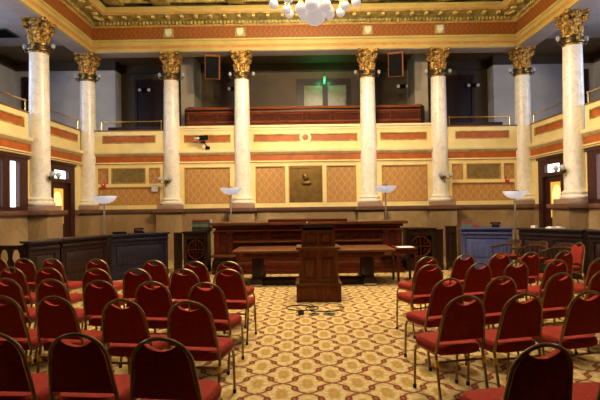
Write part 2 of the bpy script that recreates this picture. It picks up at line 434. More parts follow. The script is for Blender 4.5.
# mouldings and red frieze over the panels, then cornice, all round (the side stretches run between the columns)
trim(sweep([(-.2, 3.13), (.08, 3.13), (.09, 3.16), (-.2, 3.16)], so=.14), CREAM)
trim(sweep(rect(-.2, .072, 3.16, 3.185), so=.14), BROWNLINE)
trim(sweep([(-.2, 3.185), (.095, 3.185), (.06, 3.23), (-.2, 3.23)], so=.14), CREAM)
trim(sweep(rect(-.2, .03, 3.23, 3.43), so=.14), REDP)
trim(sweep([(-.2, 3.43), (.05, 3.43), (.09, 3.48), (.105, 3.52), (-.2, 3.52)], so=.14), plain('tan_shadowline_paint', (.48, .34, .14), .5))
trim(sweep([(-.2, 3.52), (.105, 3.52), (.125, 3.57), (.125, 3.61), (-.2, 3.61)], so=.14), CREAM2)

def parapet(mat, L, inset, z1=4.27, proj=.0, ring=False, cap=False):
    """local: runs along x from -L/2 to L/2, front faces -y, y=0 is the column line"""
    yf = .02-proj
    ins = [(inset[0], inset[1], 3.88, 4.11)]
    t = trim(MB().plate(-L/2, L/2, 3.61, z1, yf, .2, ins, mat), CREAM)
    bd = MB(); frame_ring(bd, ins[0][0]-.02, ins[0][1]+.02, 3.86, 4.13, .035, yf-.012, yf+.03, mat); bd.build('inset_frame', OLIVE, t)
    B(ins[0][0], ins[0][1], yf+.02, yf+.06, 3.88, 4.11, mat=mat).build('red_inset', REDP, t)
    cp = MB()
    if cap:
        cp.box(-L/2, L/2, yf-.03, .22, z1, z1+.05, mat=mat); cp.box(-L/2, L/2, yf-.05, .24, z1+.08, z1+.15, mat=mat); cp.box(-L/2, L/2, yf, .2, z1+.05, z1+.08, mat=mat)
        cp.build('coping', CREAM2, t)
    else:
        cp.box(-L/2, L/2, yf-.03, .22, z1, z1+.035, mat=mat); cp.build('coping', BROWNLINE, t)
    if ring:
        MB().lathe([(.20, 0), (.20, .03), (.17, .045), (.13, .045), (.10, .03), (.10, 0)], 28, mat=mat @ Matrix.Translation((ring-.0, yf+.0, 3.995)) @ Matrix.Rotation(PI/2, 4, 'X'), cap=False).build('ring_ornament', CREAM2, t)
        MB().lathe([(.10, 0), (.10, .02), (.02, .035)], 20, mat=mat @ Matrix.Translation((ring, yf, 3.995)) @ Matrix.Rotation(PI/2, 4, 'X')).build('ring_centre', REDP, t)
T = Matrix.Translation
parapet(T((0, YF, 0)), 2*X3-.45, (-1.72, 1.72), cap=True, ring=.0001)
for s in (-1, 1):
    parapet(T((s*(X2+X3)/2, YF, 0)), X2-X3-.45, (-.76, .76), cap=True)
    parapet(T((s*(W+X2)/2, YF, 0)), W-X2-.5, (-.87, .87), proj=.10)
    rz = -s*PI/2                                            # front faces the hall
    parapet(T((s*(W+.12), (YF+YN)/2, 0)) @ Matrix.Rotation(rz, 4, 'Z'), YF-YN-.55, (-1.0, 1.0))
    parapet(T((s*(W+.12), YN-.28-1.5, 0)) @ Matrix.Rotation(rz, 4, 'Z'), 3.0, (-1.2, 1.28) if s < 0 else (-1.28, 1.2))
    trim(B(s*(W+.22)-.1, s*(W+.22)+.1, YB, YN-.28-3.0, 3.61, 4.27), W_DARK)  # unseen parapet stretch, darkened to reduce bounced light

# side walls of the hall with window and door openings (built in a local frame facing -y, then turned to face the hall)
WX = 7.42
def side_mat(s):
    # local x -> along the wall; local -y -> into the hall
    return T((s*WX, 0, 0)) @ Matrix.Rotation(-s*PI/2, 4, 'Z')
for s in (-1, 1):
    m = side_mat(s)
    # local x = -s*... : world y = -s*x_local for rotation -s*90
    ly = lambda y: -s*y if True else y
    def span(a, b):
        p, q = (m.inverted() @ Vector((s*WX, a, 0))).x, (m.inverted() @ Vector((s*WX, b, 0))).x
        return min(p, q), max(p, q)
    dy = (13.82, 15.24); wy = (11.46, 12.64)
    holes = [(*span(*dy), 0, 3.10), (*span(*wy), CAPZ1, 3.10)]
    nm = 'left' if s < 0 else 'right'
    struct(MB().plate(*span(YB, YF), 0, 3.6, 0, .3, holes, m).build('wall_'+nm, CREAM, None, 0))
    pw = MB(); pw.plate(*span(YB, 9.4), 0, 3.6, -.03, 0.0, [], m); trim(pw, W_DARK)  # unseen dark panelling, added to keep bounced light off the chair backs
    bb = MB()
    for a, b in ((YB, dy[0]), (dy[1], 15.95)):
        x0, x1 = span(a, b); bb.box(x0, x1, -.06, 0, 0, CAPZ0, mat=m)
    struct(bb.build('baseboard_'+nm, DADO, None, 0))
    cp = MB()
    for a, b in ((YB, dy[0]), (dy[1], 15.95)):
        x0, x1 = span(a, b); cp.box(x0, x1, -.13, .0, CAPZ0+.05, CAPZ1, .01, mat=m); cp.box(x0, x1, -.09, 0, CAPZ0, CAPZ0+.05, mat=m)
    trim(cp, CAPST)
    # window: dark red frame, two lights, daylit panes
    k = 1 if s < 0 else 2
    w = bpy.data.objects.new('window_%d' % k, None); COL.objects.link(w); struct(w)
    x0, x1 = span(*wy)
    pn = [span(11.87, 12.27), span(11.5, 11.60)] if s < 0 else [span(11.60, 12.24)]
    MB().plate(x0, x1, CAPZ1, 3.10, -.05, .12, [(a, b, 1.77, 2.93) for a, b in pn], m).build('window_frame', W_DOOR, w)
    hd = MB(); hd.box(x0-.06, x1+.06, -.08, 0, 3.02, 3.11, .01, mat=m); hd.build('window_head', W_DOOR, w)
    for a, b in pn: B(a, b, .06, .075, 1.77, 2.93, mat=m).build('pane', DAY, w)
    # door with transom and amber glass
    d = bpy.data.objects.new('door_%d' % k, None); COL.objects.link(d); struct(d)
    x0, x1 = span(*dy); tr = span(13.98, 14.84); gl = span(13.98, 14.70); lf = span(13.94, 14.98)
    MB().plate(x0, x1, 0, 3.10, -.06, .2, [(*tr, 2.62, 2.87), (*lf, 0, 2.50)], m).build('door_frame', W_DOOR, d)
    B(x0-.05 if s > 0 else x0-.03, x1+.03, -.1, 0, 3.03, 3.12, .01, mat=m).build('door_head', W_DOOR, d)
    B(*tr, .05, .065, 2.62, 2.87, mat=m).build('transom_pane', DAY, d)
    lm = MB(); lm.plate(*lf, .01, 2.50, .02, .08, [(*gl, 1.26, 2.33)], m); leaf = lm.build('door_leaf', W_DOOR, d)
    g = B(*gl, .045, .055, 1.26, 2.33, mat=m).build('door_glass', AMBER, leaf)
    cx = (gl[0]+gl[1])/2; ap = []
    for i in range(25):
        a = PI*i/24; ap.append((cx+.26*math.cos(a), 1.88+.36*math.sin(a)))
    ap = [(cx+.22, 1.3)] + ap + [(cx-.22, 1.3)]
    MB().prism(ap, .038, .045, 'y', m).build('etched_arch', AMBER2, leaf)
    MB().sphere((0,0,0), .035).build('door_knob', BRASS, leaf).matrix_world = m @ T((lf[0]+.06 if s < 0 else lf[1]-.06, -.02, 1.05))
    # gallery windows of the outer wall, out of the picture: the daylight on the columns' outer edges
    gw = bpy.data.objects.new('window_%d' % (k+2), None); COL.objects.link(gw); struct(gw)
    for yy in (6.5, 9.5, 12.5):
        xx = s*(GX-.03)
        MB().plate(yy-.75, yy+.75, 4.7, 6.8, -.04, .04, [(yy-.65, yy+.65, 4.8, 6.7)], T((xx, 0, 0)) @ Matrix(((0,1,0,0),(1,0,0,0),(0,0,1,0),(0,0,0,1)))).build('window_frame', W_DOOR, gw)
        B(xx-.01, xx+.01, yy-.65, yy+.65, 4.8, 6.7).build('pane', emit('daylit_gallery_glass', (.55, .68, 1.0), 2.0), gw)

# ------------------------------------------------------------------ columns
def acanthus(mb, a, r0, z0, h, out, w):
    vs, fs = [], []; n = 7
    for i in range(n+1):
        t = i/n
        rr = r0 + out*(t**2.2) + (.02 if t > .85 else 0)
        z = z0 + h*math.sin(min(t, .9)/.9*PI/2) - (.05*h*(t-.9)/.1 if t > .9 else 0)
        ww = w*(1-.15*t)*(1.0 if t < .8 else 1-(t-.8)*3.2)*(1+.18*math.sin(t*14))
        for j in (-1, -.5, 0, .5, 1):
            ca = a + ww*j/max(rr, .1)
            r2 = rr - .02*abs(j) + .025*(1-abs(j))
            vs.append((r2*math.cos(ca), r2*math.sin(ca), z))
    for i in range(n):
        for j in range(4): fs.append((i*5+j, i*5+j+1, i*5+6+j, i*5+5+j))
    mb.add(vs, fs)
    # back side, a little inside, so that the leaf has thickness
    vs2 = [((math.hypot(x, y)-.015)/math.hypot(x, y)*x, (math.hypot(x, y)-.015)/math.hypot(x, y)*y, z) for x, y, z in vs]
    mb.add(vs2, fs)
def make_column():
    c = thing('marble_column', 'x', 'column', kind='thing')
    MB().box(-.42, .42, -.42, .42, 0, CAPZ0, .01).build('pedestal', DADO, c)
    mb = MB(); mb.box(-.45, .45, -.45, .45, CAPZ0, CAPZ0+.05, .01); mb.box(-.52, .52, -.52, .52, CAPZ0+.05, CAPZ1, .015); mb.build('pedestal_cap', CAPST, c)
    MB().box(-.40, .40, -.40, .40, CAPZ1, 1.80, .012).build('plinth', PLINTH, c)
    MB().lathe([(.36, 1.80), (.39, 1.83), (.39, 1.87), (.355, 1.90), (.325, 1.915), (.32, 1.94), (.345, 1.955), (.345, 1.985), (.315, 2.0), (.285, 2.03)], 40).build('base', MARB, c)
    pr = [(.285, 2.02)] + [(.275-.035*(i/12)**1.6, 2.05+(5.96-2.05)*i/12) for i in range(13)]
    MB().lathe(pr, 40).build('shaft', MARB, c)
    cap = MB().lathe([(.255, 5.93), (.265, 5.97), (.24, 5.99), (.23, 6.10), (.225, 6.25), (.23, 6.45), (.25, 6.6), (.29, 6.72), (.30, 6.75)], 32).build('capital', GOLD, c)
    lv = MB()
    for i in range(8): acanthus(lv, 2*PI*i/8+PI/8, .235, 6.16, .27, .075, .08)
    for i in range(8): acanthus(lv, 2*PI*i/8, .23, 6.2, .42, .09, .08)
    lv.build('acanthus_leaves', GOLD, cap)
    for i in range(4):
        a = PI/4+i*PI/2; pts, rr = [], []
        for j in range(26):
            t = j/25; th = -PI/2 + t*3.2*PI; q = .085*(1-t*.8)
            rad = .325 + q*math.cos(th)*.9; z = 6.66 + q*math.sin(th)
            pts.append((rad*math.cos(a), rad*math.sin(a), z)); rr.append(.034-.014*t)
        pts = [(.225*math.cos(a), .225*math.sin(a), 6.40), (.275*math.cos(a), .275*math.sin(a), 6.52)] + pts; rr = [.03, .034] + rr
        MB().tube(pts, rr, 8).build('volute', GOLD, cap)
    poly = []
    for i in range(4):
        a0 = PI/4+i*PI/2; a1 = a0+PI/2
        p0, p1 = Vector((.46*math.cos(a0), .46*math.sin(a0))), Vector((.46*math.cos(a1), .46*math.sin(a1)))
        tdir = (p1-p0).normalized(); p0 = p0+tdir*.05; p1 = p1-tdir*.05; mid = (p0+p1)/2; inn = -mid.normalized()
        for k in range(7):
            t = k/6; p = p0.lerp(p1, t)+inn*.07*math.sin(PI*t); poly.append((p.x, p.y))
    ab = MB(); ab.prism(poly, 6.76, 6.80, 'z'); ab.prism([(x*1.04, y*1.04) for x, y in poly], 6.80, 6.85, 'z'); ab.build('abacus', GOLD, cap)
    for i in range(4):
        a = i*PI/2; MB().sphere((.29*math.cos(a), .29*math.sin(a), 6.78), .05, 10, 7).build('rosette', GOLD, cap)
    return c
col0 = make_column()
cols = [((-X2, YF, 0), 'second from the dark desk corner'),
        ((-X3, YF, 0), 'behind the bench end with stacked books'),
        ((X3, YF, 0), 'behind the bench end by the small table'),
        ((X2, YF, 0), 'second from the blue desk corner'),
        ((-W, YF, 0), 'in the corner behind the dark desk'),
        ((W, YF, 0), 'in the corner behind the blue desk'),
        ((-W, YN, 0), 'between amber-glass door and window on dark desk side'),
        ((W, YN, 0), 'between amber-glass door and window on blue desk side')]
for i, (p, lab) in enumerate(cols):
    lab = 'white marble column with gilt capital, ' + lab
    if i == 0: col0.location = p; col0['label'] = lab; col0['group'] = 'colonnade columns'
    else: dup(col0, lab, p, 0, 'colonnade columns')
short = ['second column from the dark desk corner', 'column behind the stacked books', 'column behind the small table', 'second column from the blue desk corner',
         'corner column by the dark desk', 'corner column by the blue desk', 'column by dark desk side window', 'column by blue desk side window']
def make_collar():
    c = thing('lamp_collar', 'x', 'lamp bracket')
    MB().lathe([(.25, 5.985), (.295, 5.995), (.30, 6.03), (.27, 6.05), (.265, 6.12), (.29, 6.14), (.295, 6.18), (.25, 6.19)], 32, cap=False).build('ring', BRONZE, c)
    MB().sphere((0, -.29, 6.09), .05, 10, 8, (1, .6, 1.7)).build('gilt_boss', GOLD, c)
    for s in (-1, 1):
        a = MB(); a.tube([(s*.26, 0, 6.06), (s*.30, 0, 6.00), (s*.36, 0, 6.00), (s*.39, 0, 6.06)], .018, 8); a.lathe([(.015, 0), (.045, .015), (.05, .03), (.02, .035)], 12, (s*.39, 0, 6.05)); ar = a.build('arm', BRONZE, c)
        MB().lathe([(.02, 0), (.045, .03), (.055, .07), (.045, .11), (.03, .13), (.005, .135)], 14, (s*.39, 0, 6.085)).build('lamp_globe', GLOBE2, ar)
    return c
collar0 = make_collar()
for i, (p, _) in enumerate(cols):
    lab = 'dark bronze collar with two glass lamps on the ' + short[i]
    if i == 0: collar0.location = p; collar0['label'] = lab; collar0['group'] = 'lamp collars under capitals'
    else: dup(collar0, lab, p, 0, 'lamp collars under capitals')
def make_sconce():
    c = thing('wall_sconce', 'x', 'sconce')       # faces -y, back plate at y=0
    MB().lathe([(.07, 0), (.06, .03), (.02, .05)], 16, mat=Matrix.Rotation(PI/2, 4, 'X')).build('back_plate', BRONZE, c)
    MB().tube([(0, -.03, -.02), (0, -.06, -.10), (0, -.05, -.18)], [.02, .025, .008], 8).build('drop_finial', BRONZE, c)
    for s in (-1, 1):
        a = MB(); a.tube([(0, -.04, 0), (s*.06, -.10, -.05), (s*.13, -.14, -.05), (s*.16, -.15, .0)], .016, 8); a.lathe([(.012, 0), (.04, .015), (.045, .03)], 12, (s*.16, -.15, -.01)); ar = a.build('arm', BRONZE, c)
        MB().sphere((s*.16, -.15, .085), .075, 14, 10).build('glass_globe', GLOBE2, ar)
    return c
sc0 = make_sconce(); sc0.location = (-X2-.12, YF-.27, 2.56); sc0['label'] = 'twin globe bronze sconce on column by the white wall box'; sc0['group'] = 'column sconces'
dup(sc0, 'twin globe bronze sconce on column above the dark gate by blue desk', (X2+.06, YF-.28, 2.58), 0, 'column sconces')
dup(sc0, 'twin globe bronze sconce on side column before the dark desk side door', (-W+.28, YN, 2.56), PI/2, 'column sconces')
dup(sc0, 'twin globe bronze sconce on side column before the blue desk side door', (W-.28, YN, 2.56), -PI/2, 'column sconces')

# ------------------------------------------------------------------ wall fittings
t = thing('wall_plaque', 'square cast bronze plaque with small relief bust on the back wall centre', 'plaque', (0, 15.97, 2.43))
pl = MB(); frame_ring(pl, -.54, .54, -.60, .60, .07, -.05, 0); pl.build('plaque_frame', PLAQ, t)
B(-.48, .48, -.025, 0, -.54, .54).build('plate', PLAQ, t)
bu = MB(); bu.sphere((.0, -.03, .24), .12, 16, 12, (.8, .75, 1.1)); bu.sphere((.02, -.02, .04), .17, 16, 10, (1.05, .6, .5)); bu.sphere((.075, -.07, .22), .04, 10, 8); bu.sphere((-.05, -.05, .30), .10, 12, 8, (.9, .6, .7)); bu.build('relief_bust', PLAQ, t)
for s, lab in ((-1, 'bronze ventilation grille between stencilled squares above the white wall box'), (1, 'bronze ventilation grille between stencilled squares behind the blue desk')):
    t = thing('ventilation_grille', lab, 'grille', (s*5.9, 15.965, 2.78), 0, 'wall grilles')
    g = MB(); frame_ring(g, -.56, .56, -.25, .25, .03, -.03, 0); g.build('grille_frame', GRILLE, t)
    g = MB()
    for i in range(15): g.box(-.54, .54, -.02, -.008, -.225+i*.0313, -.225+i*.0313+.016)
    g.build('slat', GRILLE, t)
    B(-.54, .54, -.004, .003, -.23, .23).build('backing', BRONZE, t)
t = thing('thermostat_box', 'small white box on the wall beside the sconce column', 'wall box', (-5.02, 15.93, 2.36))
B(-.10, .10, -.07, 0, -.11, .11, .01).build('cover', WHITE, t); B(-.07, .07, -.075, -.065, -.02, .07).build('dial_window', PAPER, t)
for x, lab in ((-6.72, 'small red fire alarm on stencilled wall behind the dark desk'), (6.66, 'small red fire alarm on stencilled wall behind the blue desk')):
    t = thing('fire_alarm', lab, 'alarm', (x, 15.93, 2.47), 0, 'wall fire alarms')
    B(-.06, .06, -.05, 0, -.09, .09, .01).build('housing', REDPL, t); B(-.03, .03, -.065, -.05, .01, .06, .005).build('strobe_lens', WHITE, t)
# spot camera on the balcony front
t = thing('security_camera', 'black camera on a bracket fixed to the balcony front', 'camera', (-3.24, 15.86, 3.62))
m_ = MB(); m_.box(-.07, .07, -.04, .06, 0, .10, .01); m_.build('wall_mount', BLACK, t)
MB().tube([(0, -.02, .08), (-.06, -.10, .16), (-.10, -.12, .30)], .018, 8).build('bracket_arm', BLACK, t)
cm = Matrix.Translation((-.12, -.13, .36)) @ Matrix.Rotation(math.radians(-8), 4, 'Y') @ Matrix.Rotation(math.radians(20), 4, 'Z')
MB().box(-.14, .16, -.07, .07, -.07, .08, .025, mat=cm).build('body', BLACK, t)
MB().lathe([(.05, 0), (.055, .10), (.075, .16)], 16, mat=cm @ Matrix.Translation((-.13, 0, 0)) @ Matrix.Rotation(-PI/2, 4, 'Y')).build('lens_hood', STEEL, t)
B(-.20, -.08, -.16, -.10, .19, .25, .01).build('junction_box', BLACK, t)

# brass rails on the outer bays and the side bays
def rail(name_label, a, b, z, nposts):
    a, b = Vector(a), Vector(b); t = thing('brass_rail', name_label, 'railing', (0, 0, 0), 0, 'brass balcony rails')
    t.location = (a.x, a.y, z); L = (b-a)
    MB().tube([(0, 0, .30), (L.x, L.y, .30)], .022, 10).build('handrail', BRASS, t)
    for i in range(nposts):
        p = L*(i/(nposts-1)); MB().lathe([(.035, 0), (.03, .02), (.015, .03), (.015, .28), (.03, .30), (.02, .34)], 10, (p.x, p.y, 0)).build('post', BRASS, t)
rail('brass handrail on balcony bay above the dark desk', (-6.83, YF+.03, 0), (-4.82, YF+.03, 0), 4.305, 2)
rail('brass handrail on balcony bay above the blue desk', (4.82, YF+.03, 0), (6.83, YF+.03, 0), 4.305, 2)
for s, nm in ((-1, 'dark desk'), (1, 'blue desk')):
    rail('brass handrail on side balcony over the %s side door' % nm, (s*(W+.2), YN+.3, 0), (s*(W+.2), YF-.3, 0), 4.305, 2)
    rail('brass handrail on side balcony over the %s side window' % nm, (s*(W+.2), 9.9, 0), (s*(W+.2), YN-.32, 0), 4.305, 3)

# gallery furniture
def gal_front(x0, x1, label):
    t = thing('gallery_partition', label, 'partition', ((x0+x1)/2, 16.75, GALF), 0, 'gallery wood fronts'); L = (x1-x0)/2
    n = max(1, round((x1-x0)/.95)); hs = [(-L+.09+i*2*L/n, -L-.09+(i+1)*2*L/n, 1.22, 1.43) for i in range(n)]
    MB().plate(-L, L, 0, 1.54, 0, .06, hs).build('frame', W_GAL, t)
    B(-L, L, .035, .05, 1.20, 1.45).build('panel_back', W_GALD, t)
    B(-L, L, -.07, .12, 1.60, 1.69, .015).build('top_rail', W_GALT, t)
    B(-L, L, .03, .08, 1.54, 1.60).build('frieze_recess', W_DARK, t)  # recess given near-black wood so that it looks shaded
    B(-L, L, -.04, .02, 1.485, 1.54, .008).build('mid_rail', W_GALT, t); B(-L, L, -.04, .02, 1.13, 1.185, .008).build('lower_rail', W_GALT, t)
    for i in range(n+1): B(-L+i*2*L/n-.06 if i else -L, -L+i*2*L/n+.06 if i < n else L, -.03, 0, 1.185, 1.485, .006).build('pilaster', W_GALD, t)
gal_front(-1.95, 1.95, 'red mahogany panelled gallery front behind the central balcony bay')
gal_front(-4.15, -2.1, 'red mahogany panelled gallery front behind balcony camera bay')
gal_front(2.1, 4.05, 'red mahogany panelled gallery front on the blue desk side of centre')
for s, nm in ((-1, 'dark desk'), (1, 'blue desk')):
    t = thing('gallery_bench', 'dark plum upholstered bench behind brass rail above the %s' % nm, 'bench', (s*5.85, 16.55, GALF), 0, 'gallery benches')
    B(-.98, .98, .12, .6, .38, .46, .02).build('seat', SEATV, t); B(-.98, .98, 0, .12, .02, 1.02, .03).build('backrest', SEATV, t)
    for x in (-.9, .9): B(x-.04, x+.04, .18, .55, 0, .38).build('support', W_DARK, t)
def gal_chair(loc, lab):
    t = thing('gallery_chair', lab, 'chair', loc, 0, 'gallery chairs')
    z = loc[2]
    MB().prism([(.22*math.cos(a), 1.02-.12+.13*math.sin(a)) for a in [PI*i/12 for i in range(13)]] + [(-.22, .45), (.22, .45)], -.03, .03).build('backrest', W_DARK, t)
    B(-.22, .22, .03, .45, .40, .47, .02).build('seat', SEATV, t)
    for x in (-.19, .19):
        for y in (0.0, .42): B(x-.02, x+.02, y-.02, y+.02, 0, .45).build('leg', W_DARK, t)
st_ = B(-4.2, 4.2, 16.83, 17.35, GALF, GALF+.72).build('floor', W_DARK, None, 0); struct(st_)
for x, lab in ((-.58, 'dark rounded chair back just above central gallery front, away from exit sign'), (.55, 'dark rounded chair back just above gallery front under exit sign'),
               (-4.02, 'dark chair back above gallery front beside second column'), (4.0, 'dark chair back above gallery front on blue desk side')):
    gal_chair((x, 16.9, GALF+.72), lab)

# gallery back doors, exit sign, emergency lights, bells, speakers
d = bpy.data.objects.new('door_3', None); COL.objects.link(d); struct(d)
dx0, dx1 = -.30, 1.82
MB().plate(dx0, dx1, GALF, 6.66, 18.66, GY, [(0, .72, 4.6, 6.42), (.92, 1.64, 4.6, 6.42)]).build('door_frame', W_DARK, d)
for a in (0, .92): B(a, a+.72, 18.72, 18.74, 4.6, 6.42).build('pane', REEDED, d)
k = 4
for a, b in ((-10.75, -9.85), (9.85, 10.75), (-6.65, -5.2), (5.2, 6.65)):
    d = bpy.data.objects.new('door_%d' % k, None); COL.objects.link(d); struct(d); k += 1
    yb = 18.2 if abs(a) > 8 else GY
    MB().plate(a, b, GALF, 6.75, yb-.08, yb, [(a+.1, b-.1, GALF, 6.6)]).build('door_frame', W_DOOR, d)
    B(a+.1, b-.1, yb-.03, yb, GALF, 6.6).build('door_leaf', W_DARK, d)
t = thing('exit_sign', 'green lit exit sign seen edge-on, hanging above the gallery doors', 'sign', (.78, 18.3, 6.33))
B(-.03, .03, -.16, .16, .06, .28, .008).build('sign_box', GREENL, t); MB().tube([(0, 0, .30), (0, 0, .97)], .004, 6).build('hanger', BLACK, t)
def letters(txt, parent, x, sgn):
    cu = bpy.data.curves.new('lettering', 'FONT'); cu.body = txt; cu.size = .15; cu.align_x = 'CENTER'; cu.align_y = 'CENTER'; cu.extrude = .003
    tmp = bpy.data.objects.new('lettering_curve', cu); COL.objects.link(tmp); bpy.context.view_layer.update()
    me = bpy.data.meshes.new_from_object(tmp.evaluated_get(bpy.context.evaluated_depsgraph_get())); bpy.data.objects.remove(tmp); bpy.data.curves.remove(cu)
    me.materials.clear(); me.materials.append(WHITE)
    o = bpy.data.objects.new('lettering', me); COL.objects.link(o); o.parent = parent
    o.location = (x, 0, .17); o.rotation_euler = (PI/2, 0, sgn*PI/2)
letters('EXIT', t, .034, 1); letters('EXIT', t, -.034, -1)
for x, lab in ((-6.25, 'twin head emergency light on gallery wall above the dark desk'), (-2.75, 'twin head emergency light on gallery wall behind the hanging speaker near exit sign'),
               (3.85, 'twin head emergency light on gallery wall below speaker on blue desk side'), (6.6, 'twin head emergency light on gallery wall above the blue desk')):
    t = thing('emergency_wall_lamp', lab, 'light', (x, GY, 6.33), 0, 'gallery emergency lights')
    B(-.14, .14, -.10, 0, -.06, .08, .01).build('battery_box', BLACK, t)
    for s in (-1, 1):
        MB().lathe([(.03, 0), (.06, .05), (.065, .08)], 14, (0,0,0), mat=T((s*.18, -.06, .02)) @ Matrix.Rotation(PI/2+.3, 4, 'X')).build('lamp_head', WHITE, t)
for (x, y, rz), lab in (((-4.95, GY, 0), 'dark red alarm bell on the gallery wall above the dark desk side'), ((5.05, GY, 0), 'dark red alarm bell on the gallery wall above the blue desk side')):
    t = thing('wall_mounted_bell', lab, 'bell', (x, y, 6.17), rz, 'gallery alarm bells')
    MB().lathe([(.10, 0), (.10, .02), (.08, .05), (.03, .07)], 18, mat=Matrix.Rotation(PI/2, 4, 'X')).build('gong', REDPL, t)
    B(-.06, .06, -.01, 0, -.16, -.08).build('back_box', REDPL, t)
for x, rz, lab in ((-3.1, .22, 'black fronted wooden loudspeaker hanging under ceiling beam above the balcony camera'), (3.08, -.22, 'black fronted wooden loudspeaker hanging under ceiling beam nearer the exit sign and blue desk')):
    t = thing('loudspeaker', lab, 'speaker', (x, 16.1, 6.42), rz, 'hanging loudspeakers')
    tl = Matrix.Rotation(math.radians(12), 4, 'X')
    MB().plate(-.25, .25, -.40, .40, -.20, .18, [(-.23, .205, -.385, .33)], tl).build('cabinet', W_SPK, t)
    B(-.235, .21, -.19, .15, -.39, .34, mat=tl).build('grille', BLACK, t)
    B(-.12, .12, -.215, -.2, .345, .385, .005, mat=tl).build('badge_strip', W_SPK, t)
    MB().tube([(0, 0, .36), (0, 0, .43)], .02, 8).build('hanger', BLACK, t)
t = thing('ceiling_vent', 'dark square vent in the gallery ceiling by the near side column', 'vent', (-9.75, 15.05, 7.3))
B(-.55, .55, -.38, .38, -.03, 0, .005).build('frame', VENTM, t)
g = MB()
for i in range(9): g.box(-.5, .5, -.34+i*.078, -.34+i*.078+.05, -.045, -.03)
g.build('slat', BLACK, t)

# ------------------------------------------------------------------ chandelier
t = thing('chandelier', 'brass chandelier of opal glass globes hanging over the hall', 'chandelier', (.18, 9.8, -.257)); t.scale = (1.153,)*3
MB().lathe([(.10, 5.33), (.16, 5.40), (.26, 5.44), (.28, 5.50), (.20, 5.56), (.10, 5.62), (.08, 5.9), (.16, 6.0), (.10, 6.1), (.04, 6.2), (.03, 7.375)], 28).build('stem', BRASS, t)
MB().lathe([(.02, 4.915), (.10, 4.93), (.17, 4.99), (.205, 5.08), (.205, 5.17), (.17, 5.26), (.13, 5.33), (.10, 5.345)], 28).build('bowl_globe', GLOBE, t)
for R_, n, z, r, off in ((.25, 6, 5.17, .112, .25), (.54, 7, 5.27, .085, .1), (.76, 9, 5.36, .085, .2), (.80, 9, 5.75, .085, 0)):
    for i in range(n):
        a = 2*PI*(i+off)/n; ca, sa = math.cos(a), math.sin(a)
        ar = MB(); ar.tube([(.1*ca, .1*sa, z+.22), (R_*.6*ca, R_*.6*sa, z+.28), (R_*ca, R_*sa, z+.22), (R_*ca, R_*sa, z+r*.9)], .014, 6)
        ar.lathe([(.05, 0), (.06, .02), (.03, .06)], 10, (R_*ca, R_*sa, z+r*.82)); am = ar.build('arm', BRASS, t)
        MB().sphere((R_*ca, R_*sa, z), r, 16, 12).build('glass_globe', GLOBE, am)

# ------------------------------------------------------------------ furniture: panelled fronts
def panelled(t, name, x0, x1, z0, z1, yf, holes, m, mp=None, depth=.04, mt=None):
    MB().plate(x0, x1, z0, z1, yf, yf+depth, holes, mt).build(name, m, t)
    for h in holes:
        p = MB(); p.box(h[0]-.01, h[1]+.01, yf+depth*.6, yf+depth, h[2]-.01, h[3]+.01, mat=mt)
        w = min(h[1]-h[0], h[3]-h[2])
        if w > .16: p.box(h[0]+.045, h[1]-.045, yf+depth*.25, yf+depth*.7, h[2]+.045, h[3]-.045, .012, mat=mt)
        p.build('panel', mp or m, t)
# lectern
t = thing('lectern', 'two-tier walnut panelled lectern standing in the aisle before the bench', 'lectern', (.145, 8.45, 0))
B(-.395, .395, 0, .70, 0, .29, .012).build('base', W_MID, t); B(-.41, .41, -.015, .71, .29, .325, .01).build('base_moulding', W_MIDH, t)
B(-.33, .33, .08, .66, .325, .92).build('carcass', W_MID, t)
panelled(t, 'body', -.345, .345, .325, .92, .04, [(-.28, -.035, .40, .80), (.035, .28, .40, .80)], W_MID)
B(-.39, .39, -.0, .68, .915, .965, .012).build('ledge', W_MIDH, t)
B(-.28, .28, .12, .62, .965, 1.27).build('upper_case', W_MID, t)
panelled(t, 'upper_front', -.295, .295, .965, 1.26, .08, [(-.24, -.02, 1.0, 1.23), (.02, .24, 1.0, 1.23)], W_MID)
MB().box(-.31, .31, -.30, .30, 0, .03, .008, mat=T((0, .36, 1.275)) @ Matrix.Rotation(math.radians(-6), 4, 'X')).build('reading_board', W_DARK, t)
t = thing('microphone', 'small silver microphone on the lectern top', 'microphone', (-.05, 8.6, 1.337))
MB().lathe([(.035, 0), (.03, .015), (.008, .02), (.008, .05)], 12).build('base', BLACK, t); MB().sphere((0, 0, .06), .018).build('head', STEEL, t)
# counsel table
t = thing('counsel_table', 'long walnut table with heavy pedestals behind the lectern', 'table', (.1, 10.6, 0))
B(-1.72, 1.72, -.55, .72, .715, .765, .012).build('tabletop', W_MIDH, t)
B(-1.5, 1.5, -.42, .6, .60, .715, .005).build('apron', W_RED, t)
for x in (-1.22, 1.18):
    p = MB(); p.box(x-.10, x+.10, -.36, .5, .16, .60, .01); pd = p.build('pedestal', W_DARK, t)
    MB().box(x-.13, x+.13, -.48, .62, 0, .16, .02).build('foot', W_DARK, pd)
    B(x-.13, x+.13, -.495, -.475, .02, .05, .004).build('foot_plate', STEEL, pd)
B(-1.12, 1.08, -.30, .20, .02, .12, .01).build('stretcher', W_DARK, t)
# small square table
t = thing('side_table', 'small square mahogany table at the end of the long table', 'table', (2.13, 10.75, 0))
B(-.23, .23, -.33, .33, .72, .755, .01).build('tabletop', W_RED, t); B(-.2, .2, -.3, .3, .62, .72).build('apron', W_RED, t)
for x in (-.19, .19):
    for y in (-.29, .29): MB().box(x-.025, x+.025, y-.025, y+.025, 0, .66, .005).build('leg', W_RED, t)
o = MB().box(-.17, .15, -.25, .05, 0, .012, .003, mat=T((2.13, 10.72, .756)) @ Matrix.Rotation(.1, 4, 'Z')).build('paper_sheaf', PAPER); tag(o, 'pale papers lying on the small square table', 'papers')
